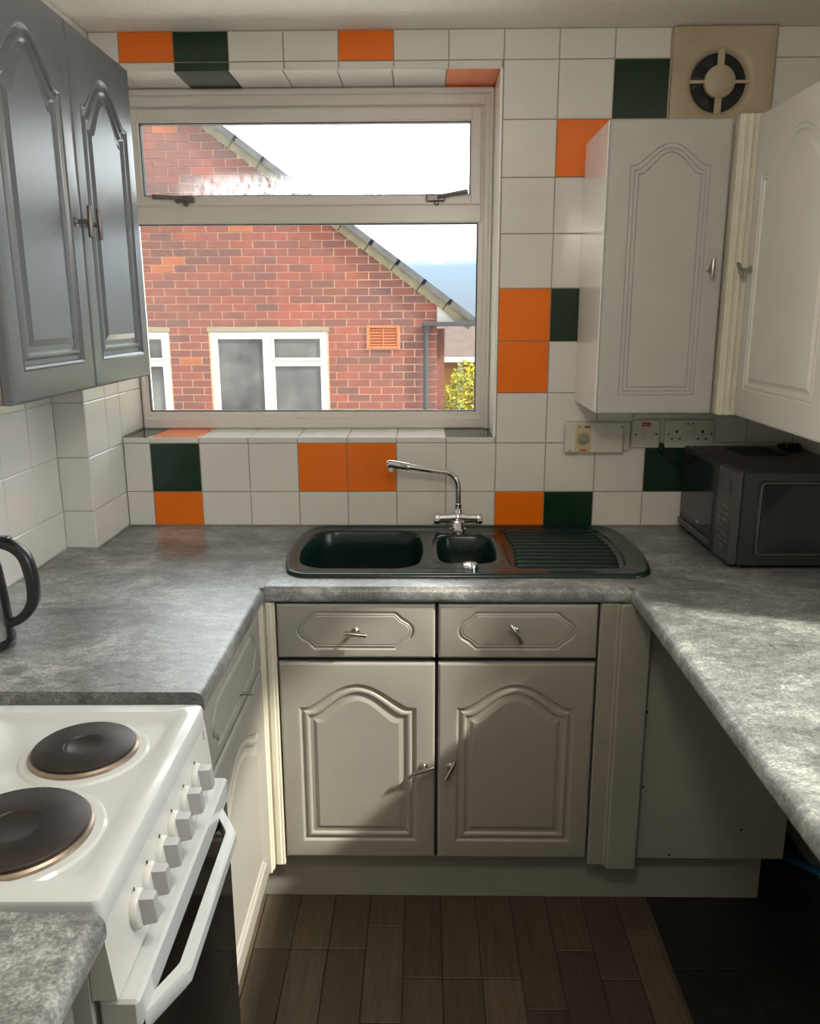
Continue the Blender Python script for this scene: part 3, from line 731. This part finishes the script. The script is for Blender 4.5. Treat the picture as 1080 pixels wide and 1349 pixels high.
ribbon([(.040, 1.127, .008), (.075, 1.128, .010), (.105, 1.118, .0105), (.124, 1.098, .0115), (.132, 1.065, .0115), (.134, 1.035, .0112), (.131, 1.008, .0108), (.118, .985, .010), (.098, .968, .009), (.080, .962, .008)], .014).build('handle', 'black_plastic', kt)
ribbon([(.060, 1.118, .005), (.066, 1.080, .005), (.0715, 1.035, .005), (.0765, .985, .0045), (.0800, .925, .004)], .012).build('handle_spine', 'black_plastic', kt)
MB().box(kx+.062, kx+.100, ky-.010, ky+.010, 1.132, 1.140, .003).build('lid_button', 'black_plastic', kt)
MB().lathe([(.008, 0), (.012, .02), (.011, .03)], (kx-.060, ky, 1.085), (-.8, 0, .6), 14).build('spout', 'steel', kt)
# ------------------------------------------------------------------ wall cabinets
lc = thing('wall_cabinet', 'dark grey wall cabinet with two arched doors on the left wall, over the kettle', 'cabinet', (-1.24, -.72, 1.405), 'wall cabinets')
lz0, lz1 = 1.405, 2.125
MB().box(XL+.004, -1.101, -1.082, -.352, lz0, lz1, .001).build('carcass', 'left_edge', lc)
PROF_L = [(0, 0), (.004, .0015), (.008, -.001), (.011, -.006), (.018, -.0062), (.023, -.001), (.027, -.0005), (.032, -.006), (.042, -.0055), (.054, -.001)]
for y0, w in ((-1.082, .363), (-.716, .363)):
    d = front(lc, 'door', (-1.099, y0, lz0), (0, 1, 0), (1, 0, 0), w, lz1-lz0, arch_outline(.045, w-.045, .055, .575, .655), 'left_paint', PROF_L, .020)
    if y0 < -1: t_knob(d, (-1.079, -.748, 1.742), (1, 0, 0), (0, .05, 1), ln=.062, reach=.030, mat='grey_metal')
    else: t_knob(d, (-1.079, -.682, 1.742), (1, 0, 0), (0, -.05, 1), ln=.062, reach=.024, mat='grey_metal')
ua = thing('wall_cabinet', 'narrow pale grey wall cabinet on the back wall, below the fan, one arched door', 'cabinet', (.235, -.16, 1.300), 'wall cabinets')
MB().box(.082, .386, -.300, -.006, 1.300, 2.018, .001).build('carcass', 'carcass_white', ua)
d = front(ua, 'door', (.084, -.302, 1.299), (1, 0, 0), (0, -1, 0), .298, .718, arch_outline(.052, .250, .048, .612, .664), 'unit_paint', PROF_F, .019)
t_knob(d, (.350, -.321, 1.665), (0, -1, 0), (0, 0, 1), ln=.05, reach=.024)
ub = thing('wall_cabinet', 'large pale wall cabinet on the right wall, over the microwave', 'cabinet', (.60, -.60, 1.300), 'wall cabinets')
MB().box(.450, XR-.004, -.865, -.352, 1.300, 2.018, .001).build('carcass', 'carcass_white', ub)
d = front(ub, 'door', (.448, -.861, 1.299), (0, 1, 0), (-1, 0, 0), .505, .718, arch_outline(.085, .46, .072, .575, .652), 'unit_paint_b', PROF_W, .019)
t_knob(d, (.429, -.385, 1.660), (-1, 0, 0), (0, .72, .70), ln=.046, reach=.026)
p = MB(); p.box(.388, .448, -.345, -.302, 1.298, 2.022, .002)
for k_ in range(3): p.box(.394+k_*.017, .404+k_*.017, -.350, -.344, 1.298, 2.022, .0025)
tag(p.build('corner_post', 'cream'), 'cream fluted corner post between the two right hand wall cabinets', 'trim', 'corner posts')

# ------------------------------------------------------------------ extractor fan
fn = thing('extractor_fan', 'yellowed square extractor fan in the back wall under the ceiling', 'fan', (.444, -.004, 2.174))
fxc, fzc = .437, 2.172
sq = [(.306, 2.040), (.584, 2.040), (.584, 2.311), (.306, 2.311)]
def circ(r, n=48): return [(fxc+r*math.cos(2*math.pi*i/n), fzc+r*math.sin(2*math.pi*i/n)) for i in range(n)]
b = MB(); Y = lambda L, y: [(u, y, v) for u, v in L]
b.loops([Y(sq, -.004), Y(sq, -.020), Y(offset(sq, .004), -.024), Y(offset(sq, .012), -.024)], False, False)
b.poly_holes(offset(sq, .012), [circ(.098)], lambda u, v: (u, -.024, v))
b.loops([Y(circ(.098), -.024), Y(circ(.092), -.023), Y(circ(.083), -.019), Y(circ(.077), -.010), Y(circ(.075), -.004)], False, False)
b.build('cover', 'fan', fn)
MB().loops([Y(circ(.0765), -.0056), Y(circ(.0765), -.0048)], True, True).build('duct', 'hole', fn)
MB().lathe([(.036, 0), (.042, .006), (.042, .018), (.036, .023), (.018, .026)], (fxc, -.006, fzc), (0, -1, 0), 32).build('hub', 'fan', fn)
for a in (0, 90, 180, 270):
    ca, sa = math.cos(math.radians(a)), math.sin(math.radians(a)); wv = .009 if a % 180 else .004
    L = []
    for r, hy in ((.034, -.022), (.082, -.020)):
        px_, pz_ = fxc+ca*r, fzc+sa*r
        L.append([(px_-sa*wv/1.0, hy, pz_+ca*wv), (px_+sa*wv, hy, pz_-ca*wv), (px_+sa*wv, hy+.006, pz_-ca*wv), (px_-sa*wv, hy+.006, pz_+ca*wv)])
    MB().loops(L, True, True).build('spoke', 'fan', fn)
for a in range(0, 360, 60):
    L = []
    for r in (.036, .074):
        c0, c1 = math.radians(a-14), math.radians(a+14)
        L.append([(fxc+math.cos(c0)*r, -.010, fzc+math.sin(c0)*r), (fxc+math.cos(c1)*r, -.007, fzc+math.sin(c1)*r), (fxc+math.cos(c1)*r, -.0062, fzc+math.sin(c1)*r), (fxc+math.cos(c0)*r, -.009, fzc+math.sin(c0)*r)])
    MB().loops(L, True, True).build('blade', 'mw_gloss', fn)

# ------------------------------------------------------------------ wall electrics
ti = thing('heating_timer', 'white box with beige dial panel on the tiles, left of the sockets', 'timer', (.142, -.004, 1.191))
MB().box(.054, .229, -.036, -.004, 1.146, 1.238, .004).build('case', 'socket_white', ti)
MB().box(.084, .130, -.0375, -.035, 1.150, 1.234, .001).build('dial_panel', 'beige', ti)
MB().lathe([(.017, 0), (.017, .004), (.010, .006)], (.107, -.037, 1.190), (0, -1, 0), 24).build('dial', 'dial_grey', ti)
MB().box(.098, .118, -.0382, -.037, 1.153, 1.158).build('red_mark', 'red_label', ti)
MB().box(.090, .098, -.0382, -.037, 1.224, 1.229).build('mark', 'dial_grey', ti); MB().box(.110, .126, -.0382, -.037, 1.222, 1.229).build('mark', 'print_dark', ti)
for a in range(0, 360, 30): 
    MB().lathe([(.0012, 0), (.0012, .0006)], (.107+.0205*math.cos(math.radians(a)), -.0375, 1.190+.0205*math.sin(math.radians(a))), (0, -1, 0), 6).build('dial_tick', 'print_dark', ti)
for (xx, zz) in ((.068, 1.153), (.220, 1.226)): MB().lathe([(.003, 0), (.003, .001)], (xx, -.036, zz), (0, -1, 0), 10).build('screw', 'grey_metal', ti)
MB().box(.229, .252, -.018, -.004, 1.150, 1.236, .002).build('back_box', 'socket_white', ti)
fs = thing('fused_switch', 'single white fused spur switch with red label, between timer and double socket', 'switch', (.299, -.004, 1.2))
MB().box(.257, .343, -.014, -.004, 1.158, 1.244, .003).build('plate', 'socket_white', fs)
MB().box(.286, .314, -.0158, -.0135, 1.224, 1.236, .001).build('label_plate', 'red_label', fs)
for k_ in range(4): MB().box(.289+k_*.006, .2925+k_*.006, -.0164, -.0155, 1.228, 1.232).build('lettering', 'beige', fs)
MB().box(.288, .322, -.0165, -.0135, 1.185, 1.208, .001).build('fuse_carrier', 'socket_white', fs)
MB().lathe([(.0016, 0), (.0016, .0006)], (.298, -.0165, 1.197), (0, -1, 0), 8).build('carrier_screw', 'print_dark', fs)
for xx in (.270, .331): MB().lathe([(.0035, 0), (.0035, .001)], (xx, -.014, 1.200), (0, -1, 0), 10).build('screw', 'print_dark', fs)
ds = thing('double_socket', 'white double wall socket directly behind the microwave top', 'socket', (.432, -.004, 1.2))
MB().box(.357, .507, -.014, -.004, 1.158, 1.244, .003).build('plate', 'socket_white', ds)
for xc in (.393, .471):
    for (dx, dz, w_, h_) in ((0, .008, .0032, .0042), (-.013, -.014, .0035, .0022), (.010, -.014, .0035, .0022)):
        MB().box(xc+dx-w_, xc+dx+w_, -.0146, -.0135, 1.200+dz-h_, 1.200+dz+h_).build('pin_hole', 'hole', ds)
for xx in (.368, .497): MB().lathe([(.0033, 0), (.0033, .001)], (xx, -.014, 1.201), (0, -1, 0), 10).build('screw', 'print_dark', ds)
MB().box(.420, .431, -.018, -.0135, 1.208, 1.228, .001).build('rocker', 'socket_white', ds); MB().box(.434, .445, -.018, -.0135, 1.208, 1.228, .001).build('rocker', 'socket_white', ds)
for k_ in range(2): MB().box(.421+k_*.014, .430+k_*.014, -.0148, -.0135, 1.231, 1.234).build('print', 'print_dark', ds)
tag(MB().box(.26, .60, -.016, -.004, 1.248, 1.262, .002).build('trunking', 'socket_white'), 'thin white cable trunking above the sockets, below the narrow wall cabinet', 'trunking')
pc = MB().box(.341, .355, -.028, -.014, 1.150, 1.172, .003).tube([(.348, -.020, 1.152), (.358, -.017, 1.135), (.385, -.014, 1.112), (.43, -.012, 1.095), (.48, -.012, 1.09)], .0035, 8)
tag(pc.build('cable', 'black_plastic'), 'short black cable running from the fused switch behind the microwave', 'cable')

# ------------------------------------------------------------------ microwave
mw = thing('microwave', 'black microwave on the right worktop corner, beneath the wall cabinets', 'microwave', (.58, -.24, .910))
mx0, mx1, my0, my1, mz0, mz1 = .436, .742, -.452, -.030, .920, 1.168
MB().box(mx0, mx1, my0, my1, mz0, mz1, .004).build('casing', 'mw_black', mw)
for xx in (.47, .71):
    for yy_ in (-.42, -.07): MB().lathe([(.012, 0), (.014, .0105)], (xx, yy_, .9100), (0, 0, 1), 12).build('foot', 'black_plastic', mw)
dr_ = MB().box(mx0-.022, mx0-.001, -.328, my1, mz0+.003, mz1, .003).build('door', 'mw_black', mw)
MB().box(mx0-.0235, mx0-.021, -.310, my1-.012, mz0+.050, mz1-.012, .001).build('door_window', 'mw_gloss', dr_)
MB().box(mx0-.030, mx0-.020, -.306, my1-.006, mz0+.012, mz0+.030, .003).build('door_handle', 'mw_panel', dr_)
cp = MB().box(mx0-.022, mx0-.001, my0+.001, -.331, mz0+.003, mz1, .003).build('control_panel', 'mw_panel', mw)
for r in range(7):
    for c_ in range(3):
        MB().box(mx0-.0238, mx0-.0215, -.425+c_*.026, -.407+c_*.026, .955+r*.018, .964+r*.018, .0008).build('button', 'grey_metal' if (r*3+c_) % 2 else 'mw_rim', cp)
MB().box(mx0-.0238, mx0-.0215, -.425, -.352, 1.105, 1.140, .0008).build('display', 'mw_gloss', cp)
MB().box(mx0-.0240, mx0-.0215, -.210, -.185, .972, .977).build('badge', 'knob_face', dr_)
sp = MB(); yq = my0
o_ = rr_(.462, .738, .945, 1.150, .015, 0); 
def XZ(L, y): return [(a, y, b2) for a, b2, _ in L]
L0 = rr_(.474, .736, .948, 1.145, .012, 0); L1 = rr_(.482, .733, .954, 1.137, .012, 0); L2 = rr_(.486, .731, .958, 1.132, .012, 0)
sp.loops([XZ(L0, yq+.001), XZ(L0, yq-.003), XZ(L1, yq-.005), XZ(L2, yq-.0012)], False, True)
spo = sp.build('side_panel', 'mw_gloss', mw)
Lc = XZ(rr_(.480, .734, .952, 1.139, .012, 0), yq-.0045)
MB().tube(Lc+[Lc[0]], .0022, 8).build('rim', 'mw_rim', spo)  # thin pale ring added as the highlight along the panel bevel
for k_ in range(6):
    MB().box(.52, .64, -.215+k_*.026, -.203+k_*.026, mz1-.001, mz1+.0015, .0006).build('vent_slot', 'hole', mw)
bl = MB().box(.68, .725, -.12, -.085, mz1, mz1+.018, .004); bl.box(.695, .700, -.125, -.119, mz1+.004, mz1+.022).box(.708, .713, -.125, -.119, mz1+.004, mz1+.022).tube([(.70, -.09, mz1+.009), (.68, -.06, mz1+.006), (.70, -.04, mz1+.005), (.735, -.035, mz1+.005)], .0032, 8)
tag(bl.build('plug', 'black_plastic'), 'small black plug lying on top of the microwave', 'plug')
# blue pipe in the bay
bq = MB().tube([(.60, -.10, .02), (.62, -.30, .03), (.66, -.46, .06), (.70, -.58, .10), (.735, -.66, .16), (.738, -.70, .30)], .012, 12)
tag(bq.build('hose', 'cable_blue'), 'blue hose on the floor in the empty bay under the right worktop', 'hose')

# ------------------------------------------------------------------ outside: neighbour's house
HY = 5.85
SL = .735
def vz(x): return 1.772-SL*(x+.241)          # verge line
hs = thing('house', 'red brick gabled house next door seen through the kitchen window', 'house', (-2.2, HY, -.3))
XW = -.237
back = MB(); back.prism([(-4.6, -.3), (XW, -.3), (XW, vz(XW)-.08), (-4.6, vz(-4.6)-.08)], 1, HY+.004, HY+2.5)
back.build('mortar_wall', 'mortar', hs)
OPEN = [(-2.515, -1.320, -.05, 1.437), (-4.10, -2.915, -.05, 1.437), (-.935, -.603, 1.208, 1.438)]
bricks = []
z = -.3; row = 0; CZ = 0
row0 = 0
zb_ = 1.435-math.ceil((1.435+.3)/.0745)*.0745
k_ = 0
while zb_+k_*.0745 < 5:
    z0 = zb_+k_*.0745; z1 = z0+.0655; xoff = (.1125 if k_ % 2 else 0)
    xx = XW-xoff-0.0
    segs = []
    if xoff: segs.append((XW-.1025, XW))
    a = XW-xoff
    while a > -4.6:
        segs.append((a-.225+.010, a)) if not (a == XW-xoff and False) else None
        a -= .225
    for (a0, a1) in segs:
        if z1 > vz(a1)-.09:
            a1 = XW-(z1-(vz(XW)-.09))/SL if z1 > vz(XW)-.09 else a1
        if a1-a0 < .02: continue
        pieces = [(a0, a1)]
        for (o0, o1, p0, p1) in OPEN:
            if z1 <= p0+.01 or z0 >= p1-.01: continue
            nw = []
            for (q0, q1) in pieces:
                if q1 <= o0 or q0 >= o1: nw.append((q0, q1)); continue
                if q0 < o0-.02: nw.append((q0, o0-.004))
                if q1 > o1+.02: nw.append((o1+.004, q1))
            pieces = nw
        for q in pieces:
            if q[1]-q[0] > .02: bricks.append((q[0], q[1], z0, z1))
    k_ += 1
def vis(b_): 
    cx, cz_ = (b_[0]+b_[1])/2, (b_[2]+b_[3])/2
    return -3.25 < cx < .2 and .50 < cz_ < 3.45
vb = [b_ for b_ in bricks if vis(b_)]; vb.sort(key=lambda b_: abs((b_[0]+b_[1])/2+1.5)*.8+abs((b_[2]+b_[3])/2-1.6))
single = set(map(id, vb[:298])); rest = [b_ for b_ in bricks if id(b_) not in single]
bm_cache = {}
for b_ in vb[:298]:
    k2 = round(b_[1]-b_[0], 3)
    if k2 not in bm_cache:
        t_ = MB().box(0, k2, -.006, .02, 0, .0655, .002); me = bpy.data.meshes.new('brick'); me.from_pydata([tuple(v) for v in t_.v], [], t_.f); me.materials.append(M['brick']); bm_cache[k2] = me
    link('brick', bm_cache[k2], hs, Vector((b_[0], HY+random.uniform(-.002, .002), b_[2]))-hs.location)
t_ = MB()
for b_ in rest: t_.box(b_[0], b_[1], HY-.006+random.uniform(-.002, .002), HY+.02, b_[2], b_[3])
o = t_.build('brickwork', 'brick_joined', hs, 0); o['kind'] = 'stuff'; o['label'] = 'remaining red brickwork of the gable'
def hwin(x0, x1, z0, z1, parts):
    f = MB(); ring(f, x0, x1, z0, z1, .05, .05, .05, .05, HY-.012, HY+.06, .005)
    for (a, b2, c_, d__) in parts['bars']: f.box(a, b2, HY-.010, HY+.055, c_, d__, .004)
    w = f.build('window_frame', 'ext_upvc', hs)
    for (a, b2, c_, d__) in parts['lights']:
        g_ = MB(); ring(g_, a, b2, c_, d__, .028, .028, .028, .028, HY-.020, HY+.03, .004); g_.build('casement', 'ext_upvc', w)
        MB().box(a+.02, b2-.02, HY+.0, HY+.003, c_+.02, d__-.02).build('pane', 'ext_glass', w)
hwin(-2.495, -1.335, -.04, 1.378, dict(bars=[(-1.955, -1.885, -.04, 1.378), (-1.885, -1.335, 1.058, 1.112)], lights=[(-2.455, -1.950, 0, 1.340), (-1.890, -1.375, 1.100, 1.340), (-1.890, -1.375, 0, 1.072)]))
hwin(-4.09, -2.925, -.04, 1.378, dict(bars=[(-3.54, -3.47, -.04, 1.378), (-3.50, -2.925, 1.058, 1.112)], lights=[(-4.05, -3.52, 0, 1.340), (-3.485, -2.965, 1.100, 1.340), (-3.485, -2.965, 0, 1.072)]))
MB().box(-2.53, -1.31, HY-.012, HY+.03, 1.382, 1.433, .003).build('lintel', 'lintel', hs); MB().box(-4.13, -2.905, HY-.012, HY+.03, 1.382, 1.433, .003).build('lintel', 'lintel', hs)
av = MB(); ring(av, -.928, -.610, 1.214, 1.440, .026, .026, .024, .024, HY-.022, HY+.02, .004); av.box(-.776, -.762, HY-.018, HY+.01, 1.22, 1.43)
av = av.build('air_vent', 'vent_clay', hs); av['label'] = 'orange terracotta air vent'
MB().box(-.91, -.63, HY-.002, HY+.004, 1.23, 1.425).build('vent_mesh', 'vent_dark', av)
for k_ in range(6): MB().box(-.90, -.635, HY-.012, HY-.001, 1.248+k_*.029, 1.260+k_*.029).build('louvre', 'vent_clay', av)
# verge and roof
ang = math.atan(SL); dx_, dz_ = math.cos(ang), -math.sin(ang)
def slope_box(x, L, n0, n1, y0, y1, lift=0):
    """box along the verge line starting at x; n0..n1 across the slope"""
    P0 = Vector((x, 0, vz(x))); d = Vector((dx_, 0, dz_)); nn = Vector((-dz_, 0, dx_))
    q = [P0+nn*n0, P0+d*L+nn*n0, P0+d*L+nn*n1, P0+nn*(n1+lift)]
    return [[(v.x, y0, v.z) for v in q], [(v.x, y1, v.z) for v in q]]
Lr = .315
for k_ in range(18):
    x = .135-(k_+1)*Lr*dx_
    v_ = MB().loops(slope_box(x, Lr+.01, -.115, -.030, HY-.05, HY+.03), True, True).build('verge_piece', 'verge', hs)
    MB().loops(slope_box(x, Lr+.035, -.040, .020, HY-.085, HY+2.6), True, True).build('roof_tile_row', 'roof_tile', hs)
MB().prism([(XW+.002, 1.475), (.10, 1.475), (XW+.002, 1.655)], 1, HY-.02, HY+.1).build('soffit_box', 'ext_upvc', hs)
MB().prism([(XW, -.3), (-.15, -.3), (-.15, 1.40), (XW, 1.40)], 1, HY+.35, HY+.5).build('return_wall', 'brick_joined', hs)
pp = MB().tube([(-.345, HY-.06, -.3), (-.345, HY-.06, 1.40), (-.342, HY-.06, 1.432), (-.31, HY-.07, 1.45)], .026, 14); pp.build('downpipe', 'pipe', hs)
gt = MB().box(-.385, 1.1, HY-.11, HY-.02, 1.432, 1.475, .008); gt.build('gutter', 'pipe', hs)
MB().lathe([(.035, 0), (.035, .05)], (-.345, HY-.06, 1.39), (0, 0, 1), 14).build('pipe_collar', 'pipe', hs)

fh = thing('house', 'distant low building with grey-pink tiled roof and orange wall, beyond the brick gable', 'house', (1.5, 14, -.6))
MB().box(-1.5, 5.0, 14, 19, -.6, .72).build('wall', 'far_wall', fh)
MB().prism([(13.7, .68), (17.0, 1.42), (20.3, .68)], 0, -1.8, 5.3).build('roof', 'far_roof', fh)
MB().box(-1.8, 5.3, 13.62, 13.72, .63, .72).build('fascia', 'ext_upvc', fh)
MB().box(.32, .42, 13.97, 14, -.6, .70).build('door_frame', 'ext_upvc', fh)
def shrub(x, y, z0, w, h, label, mat, n=1500):
    t = thing('shrub', label, 'shrub', (x, y, z0))
    MB().tube([(x, y, z0), (x+.02, y, z0+h*.5), (x, y, z0+h*.8)], [.04, .03, .015], 8).build('stem', 'bark', t)
    mb = MB()
    for _ in range(n):
        a, b2 = random.uniform(0, 2*math.pi), math.acos(random.uniform(-1, 1)); r = random.uniform(.45, 1)**.5
        r *= 1+.18*math.sin(3*a)*math.sin(4*b2)
        p = Vector((x+w*r*math.sin(b2)*math.cos(a), y+w*r*math.sin(b2)*math.sin(a), z0+h*.5+h*.5*r*math.cos(b2)))
        u = Vector((random.gauss(0, 1), random.gauss(0, 1), random.gauss(0, 1))).normalized()*.05; v = u.orthogonal().normalized()*.022
        mb.add([p-u, p+v, p+u, p-v], [(0, 1, 2, 3)])
    o = mb.build('foliage', mat, t, 0); o['kind'] = 'stuff'
shrub(.40, 10.6, -.45, .46, 1.22, 'yellow-green leafy shrub right of the drainpipe, outside', 'leaf')
g = MB().box(-20, 20, .285, 9.0, -.45, -.31); o = g.build('paving', 'paving'); o['kind'] = 'structure'  # unseen ground below the window, kept pale as a reflector for the ceiling
g = MB().box(-20, 20, 9.0, 60, -.75, -.45); o = g.build('lawn', 'grass'); o['kind'] = 'structure'
print('bricks', len(bricks), 'visible', len(vb), 'objects', len(bpy.data.objects))
